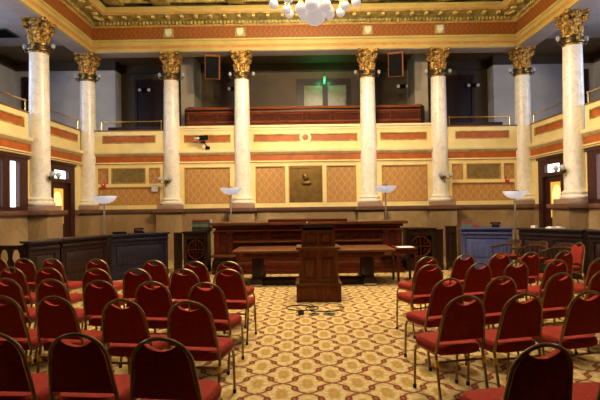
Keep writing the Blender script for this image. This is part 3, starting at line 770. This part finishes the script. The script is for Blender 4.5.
# judges' bench
t = thing('judges_bench', 'long mahogany panelled bench with heavy cornice below the plaque', 'bench', (0, 12.1, 0))
B(-2.33, 2.33, .10, .85, 0, 1.24).build('carcass', W_RED, t)
hs = []
for a, b in ((-1.88, -1.05), (-.95, -.05), (.05, .95), (1.05, 1.88)): hs += [(a, b, .50, .78), (a, b, .86, 1.06)]
panelled(t, 'front', -2.33, 2.33, .30, 1.16, .05, hs, W_REDH, W_RED, .05)
B(-2.42, 2.42, -.04, .9, 0, .12, .01).build('base_step', W_REDH, t); B(-2.38, 2.38, .0, .88, .12, .24, .01).build('base_moulding', W_RED, t)
B(-2.36, 2.36, .03, .87, .24, .30, .01).build('base_bead', W_MIDH, t)
B(-1.93, 1.93, .0, .05, .79, .83, .006).build('shelf_moulding', W_MIDH, t)
B(-2.36, 2.36, .0, .87, 1.08, 1.12, .006).build('neck_moulding', plain('bright_mahogany', (.30, .06, .02), .3), t)
B(-2.40, 2.40, -.04, .9, 1.16, 1.23, .012).build('cornice_bed', W_RED, t)
B(-2.50, 2.50, -.12, .95, 1.23, 1.30, .015).build('cornice', W_MIDH, t)
B(-1.0, 1.0, -.02, .85, 1.30, 1.37, .012).build('raised_centre', W_RED, t)
for a in (-2.30, -2.10, -1.96, 1.96, 2.10, 2.30):
    if abs(a) == 2.10: continue
    p = MB(); p.box(a-.07, a+.07, .0, .06, .36, 1.08, .006); p.box(a-.09, a+.09, -.02, .06, .30, .38, .006); p.box(a-.09, a+.09, -.02, .06, 1.02, 1.08, .006); p.build('pilaster', W_RED, t)
for s in (-1, 1): B(min(s*2.42, s*1.80), max(s*2.42, s*1.80), -.16, .05, .44, .50, .01).build('side_ledge', W_MIDH, t)
struct(B(-2.6, 2.6, 13.05, 15.4, 0, .22, .01).build('floor', W_DARK, None, 0))

# low cabinets with carved oval openwork beside the bench
def carved_cabinet(cx, y, w, h, label):
    t = thing('carved_screen', label, 'screen', (cx, y, 0), 0, 'carved screens beside the bench')
    hx, hz0, hz1 = w/2-.09, .34, h-.16
    MB().plate(-w/2, w/2, 0, h, 0, .06, [(-hx, hx, hz0, hz1)]).build('frame', W_DARK, t)
    B(-w/2-.03, w/2+.03, -.04, .5, h, h+.04, .01).build('top_board', W_DARK, t)
    B(-w/2, w/2, .06, .46, 0, .3).build('plinth_box', W_DARK, t)
    for s in (-1, 1): B(s*(w/2-.02)-.02, s*(w/2-.02)+.02, .06, .46, .3, h).build('side_panel', W_DARK, t)
    B(-w/2, w/2, .42, .46, .3, h).build('back_panel', W_DARK, t)
    zc, rz_, rx = (hz0+hz1)/2, (hz1-hz0)/2, hx
    MB().tube([(rx*.92*math.cos(a), .03, zc+rz_*.92*math.sin(a)) for a in [2*PI*i/32 for i in range(32)]], .022, 8, True).build('oval_ring', W_RED, t)
    c_ = MB(); c_.tube([(0, .03, hz0), (0, .03, hz1)], .02, 8); c_.tube([(-hx, .03, zc), (hx, .03, zc)], .02, 8); c_.build('cross_bar', W_RED, t)
    for sx in (-1, 1):
        for sz in (-1, 1): MB().tube([(sx*rx*.48+.05*math.cos(a), .03, zc+sz*rz_*.45+.07*math.sin(a)) for a in [2*PI*i/16 for i in range(16)]], .014, 6, True).build('scroll', W_RED, t)
carved_cabinet(-2.89, 12.35, .62, 1.04, 'carved openwork mahogany screen under the stacked books')
carved_cabinet(2.90, 12.35, .74, 1.06, 'carved openwork mahogany screen between small table and blue desk')
def slab_gate(x0, x1, y, h, label):
    t = thing('low_gate', label, 'gate', ((x0+x1)/2, y, 0), 0, 'low dark gates'); w = (x1-x0)/2
    panelled(t, 'leaf', -w, w, .06, h, 0, [(-w+.05, w-.05, .2, h-.14)], W_DARK); B(-w-.01, w+.01, -.02, .06, h, h+.04, .008).build('top_rail', W_DARK, t)
    for s in (-1, 1): B(s*(w-.03)-.03, s*(w-.03)+.03, 0, .05, 0, .08).build('foot', W_DARK, t)
slab_gate(-3.46, -3.25, 12.4, 1.02, 'narrow dark wooden gate beside the dark desk and carved screen')
slab_gate(3.29, 3.49, 12.4, 1.02, 'narrow dark wooden gate next to carved screen on blue desk side')
slab_gate(3.56, 3.84, 12.4, 1.10, 'narrow dark wooden gate touching the blue desk')
# books
def book(label, x0, x1, y0, y1, z0, z1, m, g):
    t = thing('book', label, 'book', ((x0+x1)/2, (y0+y1)/2, z0), 0, g); a, b, h = (x1-x0)/2, (y1-y0)/2, z1-z0; c = min(.012, h*.15)
    mb = MB(); mb.box(-a, a, -b, b, 0, c); mb.box(-a, a, -b, b, h-c, h); mb.box(-a, a, -b, -b+c, 0, h); mb.build('cover', m, t)
    B(-a+.008, a-.008, -b+c, b-.008, c, h-c).build('page_block', PAPER, t)
book('black bound book at the bottom of stack on the carved screen', -3.00, -2.52, 12.45, 12.78, 1.085, 1.17, BOOKK, 'books on the screen')
book('thick grey-green book in the middle of stack on the carved screen', -2.99, -2.53, 12.45, 12.77, 1.17, 1.29, BOOKG, 'books on the screen')
book('grey-green book with red one above on the carved screen', -2.99, -2.53, 12.46, 12.77, 1.29, 1.34, BOOKG, 'books on the screen')
book('thin red book topping the stack on the carved screen', -2.99, -2.54, 12.45, 12.77, 1.34, 1.38, BOOKR, 'books on the screen')

# desks and partitions (angled runs between two plan points, fronts face the hall)
def run(name, label, cat, a, b, h, m, nholes, depth=.45, top=.08, group=None, dirn=1):
    a, b = Vector((*a, 0)), Vector((*b, 0)); L = (b-a).length; rz = math.atan2((b-a).y, (b-a).x)
    t = thing(name, label, cat, a, rz, group)
    B(.02, L-.02, .05, depth, 0, h-.06).build('carcass', m, t)
    st = L/nholes; hs = [(i*st+.09, (i+1)*st-.09, .30, h-.26) for i in range(nholes)]
    panelled(t, 'front_panelling', 0, L, .0, h-.05, 0, hs, m)
    B(-.0, L, -.03, .03, 0, .16, .01).build('base_rail', m, t)
    B(-.0, L, -.04, .03, h-.17, h-.12, .01).build('frieze_moulding', m, t)
    B(-top*.3, L+top*.3, -top, depth+.03, h-.05, h, .012).build('worktop', m, t)
    return t
run('clerk_desk', 'dark plum-black panelled desk beside the amber-glass door', 'desk', (-4.62, 11.25), (-3.60, 12.35), 1.08, W_PLUM, 1, .5)
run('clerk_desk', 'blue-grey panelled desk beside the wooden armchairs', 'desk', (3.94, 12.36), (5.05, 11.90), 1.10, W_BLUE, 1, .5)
run('jury_partition', 'dark brown panelled partition meeting the plum-black desk', 'partition', (-5.14, 9.95), (-4.70, 11.2), 1.08, W_DARK, 1, .35)
run('jury_partition', 'near-black partition end beside the vase-shaped balusters', 'partition', (-5.48, 9.38), (-5.15, 9.90), 1.07, W_DARK, 1, .3)
run('jury_partition', 'dark panelled partition with white papers behind wooden armchairs', 'partition', (5.15, 11.75), (6.0, 10.55), 1.10, W_DARK, 2, .4)
run('jury_partition', 'dark partition below the blue desk side column pedestal', 'partition', (6.05, 10.40), (6.9, 9.3), 1.10, W_DARK, 2, .35)
# balustrade
t = thing('balustrade', 'low dark balustrade with vase-shaped balusters below the side window', 'balustrade', (-7.0, 9.46, 0))
B(0, 1.38, 0, .12, .90, .99, .015).build('top_rail', W_DARK, t); B(0, 1.38, 0, .12, 0, .22, .01).build('bottom_rail', W_DARK, t)
for i in range(6):
    x = .12+i*.235
    mb = MB(); pts = [(.035, 0), (.035, .08), (.07, .16), (.095, .27), (.07, .40), (.03, .50), (.04, .60), (.075, .68)]
    mb.prism([(x+w, .22+z) for w, z in pts] + [(x-w, .22+z) for w, z in reversed(pts)], .035, .085); mb.build('baluster', W_DARK, t)
B(1.38, 1.45, -.01, .13, 0, 1.03, .01).build('post', W_DARK, t)

# things on desks
def local_on(a, b, u, v, z):
    a, b = Vector(a), Vector(b); d = (b-a).normalized(); n = Vector((-d.y, d.x)); p = a+d*u+n*v
    return (p.x, p.y, z), math.atan2(d.y, d.x)
def telephone(loc, rz, label):
    t = thing('desk_telephone', label, 'telephone', loc, rz, 'desk telephones')
    MB().prism([(-.10, 0), (.10, 0), (.10, .07), (-.10, .03)], -.09, .09, 'x').build('body', BLACK, t)
    MB().tube([(-.12, .03, .09), (-.10, .03, .10), (0, .03, .105), (.10, .03, .10), (.12, .03, .09)], [.028, .022, .018, .022, .028], 8).build('handset', BLACK, t)
p, rz = local_on((-4.62, 11.25), (-3.60, 12.35), .82, .2, 1.08); telephone(p, rz, 'black telephone on the plum-black desk')
p, rz = local_on((3.94, 12.36), (5.05, 11.90), .82, .2, 1.10); telephone(p, rz, 'black telephone on the blue-grey desk')
p, rz = local_on((-4.62, 11.25), (-3.60, 12.35), .30, .2, 1.08)
t = thing('desk_tray', 'low black tray at the near end of the plum-black desk', 'tray', p, rz)
B(-.13, .13, -.1, .1, 0, .012, .004).build('bottom', BLACK, t); mb = MB(); frame_ring(mb, -.13, .13, -.1, .1, .008, 0, .05, Matrix.Rotation(PI/2, 4, 'X')); mb.build('rim', BLACK, t)
p, rz = local_on((3.94, 12.36), (5.05, 11.90), .13, .22, 1.10)
def book_at(p, rz, label, z0, z1, m, w=.13, d=.11):
    t = thing('book', label, 'book', (p[0], p[1], z0), rz, 'books on the blue desk'); h = z1-z0
    mb = MB(); mb.box(-w, w, -d, d, 0, .01); mb.box(-w, w, -d, d, h-.01, h); mb.box(-w, w, -d, -d+.01, 0, h); mb.build('cover', m, t); B(-w+.006, w-.006, -d+.01, d-.006, .01, h-.01).build('page_block', PAPER, t)
book_at(p, rz, 'thick dark green book lying on the blue-grey desk', 1.10, 1.20, BOOKG); book_at(p, rz, 'red book lying on top of the green book on the blue-grey desk', 1.20, 1.26, BOOKR)
book_at(p, rz, 'dark book topping the red book on the blue-grey desk', 1.26, 1.30, BOOKG)
p, rz = local_on((3.94, 12.36), (5.05, 11.90), .36, .2, 1.10)
book_at(p, rz, 'small red book beside the taller stack on blue-grey desk', 1.10, 1.16, BOOKR, .07, .09)
p, rz = local_on((5.15, 11.75), (6.0, 10.55), .28, .18, 1.10)
o = MB().box(-.06, .06, -.05, .05, 0, .05, .008).build('paper_box', WHITE); o.location = p; o.rotation_euler.z = rz; tag(o, 'small white box on the dark partition next to the floor lamp', 'box')
p, rz = local_on((5.15, 11.75), (6.0, 10.55), .80, .16, 1.10)
t = thing('open_book', 'open white book lying on the dark partition top', 'book', p, rz+.9)
for s in (-1, 1): MB().prism([(0, 0), (s*.17, 0), (s*.17, .02), (s*.09, .045), (0, .02)], -.13, .13).build('page_block', PAPER, t)

# torchiere floor lamps
def make_torch():
    t = thing('floor_lamp', 'x', 'lamp')
    MB().lathe([(.15, 0), (.15, .02), (.05, .035), (.02, .06)], 24).build('base', STEEL, t)
    MB().lathe([(.022, .05), (.022, 1.80), (.04, 1.82), (.05, 1.86)], 16).build('pole', STEEL, t)
    MB().lathe([(.05, 1.82), (.11, 1.83), (.19, 1.865), (.25, 1.92), (.30, 2.01), (.285, 2.01), (.235, 1.93), (.18, 1.885), (.10, 1.85), (.02, 1.845)], 36).build('glass_bowl', BOWL, t)
    f = MB()
    for a in (0, 2*PI/3, 4*PI/3): f.box(.06, .30, -.012, .012, 2.0, 2.02, .004, mat=Matrix.Rotation(a+.4, 4, 'Z'))
    f.lathe([(.07, 1.99), (.07, 2.03), (.03, 2.05)], 16); f.build('bulb_holder', BRONZE, t)
    return t
l0 = make_torch(); g = 'glass bowl floor lamps'
l0.location = (-5.05, 11.90, 0); l0['label'] = 'steel floor lamp with white glass bowl behind the plum-black desk'; l0['group'] = g
dup(l0, 'steel floor lamp with white glass bowl behind bench end near the books', (-2.12, 13.4, .22), 0, g)
dup(l0, 'steel floor lamp with white glass bowl behind bench end by small table', (2.20, 13.4, .22), 0, g)
dup(l0, 'steel floor lamp with white glass bowl behind the blue-grey desk', (5.42, 12.55, 0), 0, g)

# wooden armchairs (face -y locally)
def make_arm():
    t = thing('wooden_armchair', 'x', 'chair')
    MB().box(-.25, .25, -.25, .22, .42, .46, .015).build('seat', W_CHAIR, t)
    MB().box(-.22, .22, -.23, .19, .46, .51, .02).build('seat_cushion', FABR, t)
    arc = [(.30*math.cos(a), -.04+.28*math.sin(a)) for a in [PI*i/16 for i in range(17)]]
    pts = [(.30, -.22, .68)] + [(x, y, .68+.07*max(0, math.sin(PI*i/16))) for i, (x, y) in enumerate(arc)] + [(-.30, -.22, .68)]
    MB().tube(pts, [.022]*len(pts), 8).build('arm_bow', W_CHAIR, t)
    cr = [(.27*math.cos(a), -.02+.28*math.sin(a)) for a in [PI*(.22+.56*i/12) for i in range(13)]]
    vs = []
    rs = []
    for i, (x, y) in enumerate(cr):
        h = .085*math.sin(PI*i/12)**.6; q = 1.09
        rs.append([(x, y, .74), (x*q, y*q, .74), (x*q*1.03, y*q*1.03, .77+h), (x*1.03, y*1.03, .77+h)])
    MB().rings(rs).build('crest_rail', W_CHAIR, t)
    for i in range(7):
        a = PI*(.14+.72*i/6); MB().tube([(.22*math.cos(a), -.02+.20*math.sin(a), .45), (.295*math.cos(a), -.04+.28*math.sin(a), .72)], .011, 6).build('spindle', W_CHAIR, t)
    for s in (-1, 1): MB().tube([(s*.23, -.20, .45), (s*.295, -.20, .68)], .015, 6).build('arm_post', W_CHAIR, t)
    for sx in (-1, 1):
        for sy in (-1, 1): MB().tube([(sx*.19, sy*.17, .43), (sx*.24, sy*.22, 0)], [.022, .014], 8).build('leg', W_CHAIR, t)
    return t
a0 = make_arm(); g = 'wooden armchairs by the blue desk'
a0.location = (4.62, 11.15, 0); a0.rotation_euler.z = math.radians(-70); a0['label'] = 'dark oak armchair with red seat drawn up to the blue-grey desk'; a0['group'] = g
dup(a0, 'middle dark oak armchair of the three by the dark partition', (4.92, 10.55, 0), math.radians(-60), g)
dup(a0, 'dark oak armchair of the three furthest from the blue-grey desk', (5.20, 9.95, 0), math.radians(-50), g)

# cable and floor boxes in front of the lectern
pts = []
for i in range(60):
    s_ = i/59; a = s_*4.3*PI; r_c = .17+.09*math.sin(a*.7)
    pts.append((-.05+.55*(s_-.35)+r_c*math.cos(a)*1.2, 7.93+r_c*math.sin(a), .009))
o = MB().tube(pts, .008, 6).build('loose_cable', BLACK); tag(o, 'thin black cable lying in loops on carpet before the lectern', 'cable')
for x, r_w, lab in ((-.17, .05, 'small dark upright floor socket beside the loose cable'), (.03, .085, 'dark green flat floor socket plate, middle one before the lectern'), (.27, .095, 'dark green flat floor socket plate furthest from the upright socket')):
    t = thing('floor_socket', lab, 'socket', (x, 7.50, 0), 0, 'floor sockets')
    h = .075 if r_w < .06 else .014
    MB().lathe([(r_w, 0), (r_w, h*.6), (r_w*.8, h)], 20).build('cover', DGREEN, t); MB().lathe([(r_w*.3, h), (r_w*.3, h+.006)], 12).build('flap', BLACK, t)

# ------------------------------------------------------------------ banquet chairs
def back_half(tt):
    if tt < .17: return .182*math.sqrt(max(0, 1-((.17-tt)/.17)**2))
    return .182+.034*(tt-.17)/.25
YBK = lambda z: -.195-(z-.45)*.22
def make_banquet():
    t = thing('banquet_chair', 'x', 'chair')
    # seat cushion
    out = []
    for i in range(40):
        a = 2*PI*i/40; c, s = math.cos(a), math.sin(a); e = .38
        x = .222*math.copysign(abs(c)**e, c); y = .215*math.copysign(abs(s)**e, s)
        x *= 1+.10*(y/.215)*.5
        out.append((x, y+.02-(.022 if y < -.1 else 0)))
    rs = [[(x*k, (y-.02)*k+.02, z) for x, y in out] for k, z in ((.92, .412), (.99, .425), (1.01, .455), (.99, .483), (.92, .500), (.6, .508))]
    MB().rings(rs).build('seat', FABR, t)
    # backrest pad
    pts = []
    for i in range(8): tt = .385-.305*i/7; pts.append((back_half(tt)-.008, .92-tt))
    for tt in (.06, .045): pts.append((back_half(tt)-.010, .92-tt))
    xe = back_half(.045)-.022
    pts.append((xe, .92-.038))
    for i in range(1, 10):
        x = xe*(1-2*i/10); pts.append((x, .92-.078+.038*(x/xe)**2))
    pts.append((-xe, .92-.038))
    pts += [(-x, z) for x, z in reversed(pts[:10])]
    sc = lambda k, dy: [(x*k, YBK(.68+(z-.68)*k)+dy, .68+(z-.68)*k) for x, z in pts]
    MB().rings([sc(.93, -.008), sc(.99, -.006), sc(1.0, .006), sc(1.0, .020), sc(.96, .040), sc(.86, .052)]).build('backrest', FABR, t)
    # back frame hoop
    hp = []
    for i in range(25):
        a = PI*i/24
        hp.append((.19*math.cos(a), .75+.17*math.sin(a)))
    side = [(.222, .42), (.218, .5), (.209, .6), (.198, .69)]
    path = side + hp + [(-x, z) for x, z in reversed(side)]
    MB().tube([(x, YBK(z), z) for x, z in path], .0125, 8).build('back_frame', TUBE, t)
    for s in (-1, 1):
        lg = MB().tube([(s*.222, YBK(.42), .42), (s*.222, -.205, .33), (s*.222, -.262, .01)], .0125, 8).build('leg', TUBE, t)
        MB().lathe([(.017, 0), (.017, .03), (.013, .035)], 10, (s*.222, -.263, 0)).build('glide', RUBBER, lg)
        MB().lathe([(.019, 0), (.019, .055)], 10, mat=T((s*.222, -.205, .325)) @ Matrix.Rotation(-.12, 4, 'X')).build('stacking_bumper', BUMPER, lg)
    for s in (-1, 1):
        lg = MB().tube([(s*.205, -.16, .415), (s*.210, .12, .415), (s*.213, .18, .40), (s*.215, .205, .35), (s*.215, .222, .01)], .0125, 8).build('leg', TUBE, t)
        MB().lathe([(.017, 0), (.017, .03), (.013, .035)], 10, (s*.215, .222, 0)).build('glide', RUBBER, lg)
    MB().tube([(-.222, -.202, .36), (.222, -.202, .36)], .010, 8).build('rear_stretcher', TUBE, t)
    MB().tube([(-.21, .13, .405), (.21, .13, .405)], .010, 8).build('front_rail', TUBE, t)
    return t
ROWS = {
 ('dark desk side', 'front row', 13): [(-1.17,6.73),(-1.67,6.82),(-2.32,7.04),(-3.27,7.29),(-4.04,7.45),(-4.54,7.56),(-5.06,7.7)],
 ('dark desk side', 'second row from lectern', 9): [(-1.05,5.89),(-1.62,5.97),(-2.24,6.07),(-2.78,6.13),(-3.48,6.29),(-4.02,6.38)],
 ('dark desk side', 'third row from lectern', 11): [(-1.12,4.87),(-1.70,4.98),(-2.30,5.10),(-2.89,5.24),(-3.44,5.33)],
 ('dark desk side', 'fourth row from lectern', 10): [(-1.06,3.90),(-1.65,4.02),(-2.31,4.19),(-2.82,4.25)],
 ('dark desk side', 'rear row', 7): [(-.97,2.81),(-1.52,2.93),(-2.06,2.97)],
 ('blue desk side', 'front row', -14): [(1.70,7.05),(2.32,7.26),(2.92,7.42),(3.44,7.53),(4.05,7.68)],
 ('blue desk side', 'second row from lectern', -12): [(1.49,6.11),(2.16,6.22),(2.69,6.33),(3.28,6.45),(3.97,6.62)],
 ('blue desk side', 'third row from lectern', -13): [(1.37,4.94),(1.95,5.02),(2.68,5.24),(3.27,5.43)],
 ('blue desk side', 'fourth row from lectern', -9): [(1.22,4.00),(1.73,4.05),(2.32,4.13)],
 ('blue desk side', 'rear row', -9): [(1.17,2.60),(1.72,2.66)],
}
ORD = ['on the aisle', 'second from aisle', 'third from aisle', 'fourth from aisle', 'fifth from aisle', 'sixth from aisle', 'seventh from aisle']
proto = make_banquet(); first = True
for (side, row, ang), pts in ROWS.items():
    for i, (ax, ay) in enumerate(pts):
        r = -math.radians(ang+(-1.0 if ang > 0 else -5.0)+random.uniform(-2.0, 2.0))        # negative z-rotation turns +y toward +x
        fx, fy = -math.sin(r), math.cos(r)
        loc = (ax+.298*fx, ay+.298*fy, 0)
        lab = 'red banquet chair with bronze frame, %s, %s, %s' % (side, row, ORD[i]); g = 'red banquet chairs in rows'
        if first: proto.location = loc; proto.rotation_euler.z = r; proto['label'] = lab; proto['group'] = g; first = False
        else: dup(proto, lab, loc, r, g)
r = math.radians(93); fx, fy = -math.sin(r), math.cos(r)
dup(proto, 'single red banquet chair turned to show its padded front, near the wooden armchairs', (5.15+.298*fx, 9.18+.298*fy, 0), r, 'red banquet chairs in rows')

# ------------------------------------------------------------------ lights
def light(name, typ, loc, power, color, **kw):
    l = bpy.data.lights.new(name, typ); l.energy = power; l.color = color
    for k, v in kw.items(): setattr(l, k, v)
    o = bpy.data.objects.new(name, l); COL.objects.link(o); o.location = loc
    return o
WARM = (1.0, .80, .52)
for i in range(5):
    a = 2*PI*(i+.5)/5
    light('chandelier_lamp', 'POINT', (.18+.70*math.cos(a), 9.8+.70*math.sin(a), 6.45), 310, WARM, shadow_soft_size=.10)
for s in (-1, 1):
    for yy in (6.5, 9.5, 12.5):
        o = light('gallery_daylight', 'AREA', (s*(GX-.12), yy, 5.75), 45, (.62, .74, 1.0), shape='RECTANGLE', size=1.3, size_y=1.9)
        o.rotation_euler = (PI/2, 0, s*PI/2)
# laylight unseen overhead, added to brighten the seats and carpet
lay = bpy.data.objects.new('window_5', None); COL.objects.link(lay); struct(lay)
MB().plate(-3.6, 3.6, -2.0, 2.0, 0, .12, [(-3.4, .0, -1.8, 1.8), (.36, 3.4, -1.8, 1.8)], T((0, 7.9, 8.13)) @ Matrix.Rotation(PI/2, 4, 'X') @ Matrix.Diagonal((1,1,1,1))).build('window_frame', W_DARK, lay)
B(-3.4, 3.4, 6.1, 9.7, 8.16, 8.18).build('pane', emit('fill_panel_glow', (1.0, .86, .66), 1.0), lay)
o = light('seat_fill_light', 'AREA', (0, 7.6, 8.0), 210, (1.0, .84, .62), shape='RECTANGLE', size=6.6, size_y=3.0)
light('exit_glow', 'POINT', (.98, 18.42, 6.52), 2.5, (.05, 1, .4), shadow_soft_size=.04)
light('exit_glow', 'POINT', (.58, 18.42, 6.50), 3.0, (.05, 1, .4), shadow_soft_size=.05)

w = bpy.data.worlds.new('world'); scene.world = w; w.use_nodes = True
w.node_tree.nodes['Background'].inputs[0].default_value = (.5, .45, .38, 1); w.node_tree.nodes['Background'].inputs[1].default_value = .05

# ------------------------------------------------------------------ camera
cam = bpy.data.cameras.new('camera'); co = bpy.data.objects.new('camera', cam); COL.objects.link(co)
cam.sensor_width = 36; cam.lens = 36*480/600; cam.clip_end = 100
yaw, pitch, roll = .0048, .0141, -.0131
fw = Vector((-math.sin(yaw)*math.cos(pitch), math.cos(yaw)*math.cos(pitch), math.sin(pitch)))
r0 = Vector((math.cos(yaw), math.sin(yaw), 0)); u0 = r0.cross(fw)
rt = r0*math.cos(roll)+u0*math.sin(roll); up = u0*math.cos(roll)-r0*math.sin(roll)
mw = Matrix((( rt.x, up.x, -fw.x, -.1265), (rt.y, up.y, -fw.y, 0), (rt.z, up.z, -fw.z, 1.68), (0, 0, 0, 1)))
co.matrix_world = mw
scene.camera = co
vs = scene.view_settings; vs.view_transform = 'Standard'; vs.look = 'None'; vs.gamma = 1; vs.use_curve_mapping = False
vs.exposure = 0.72
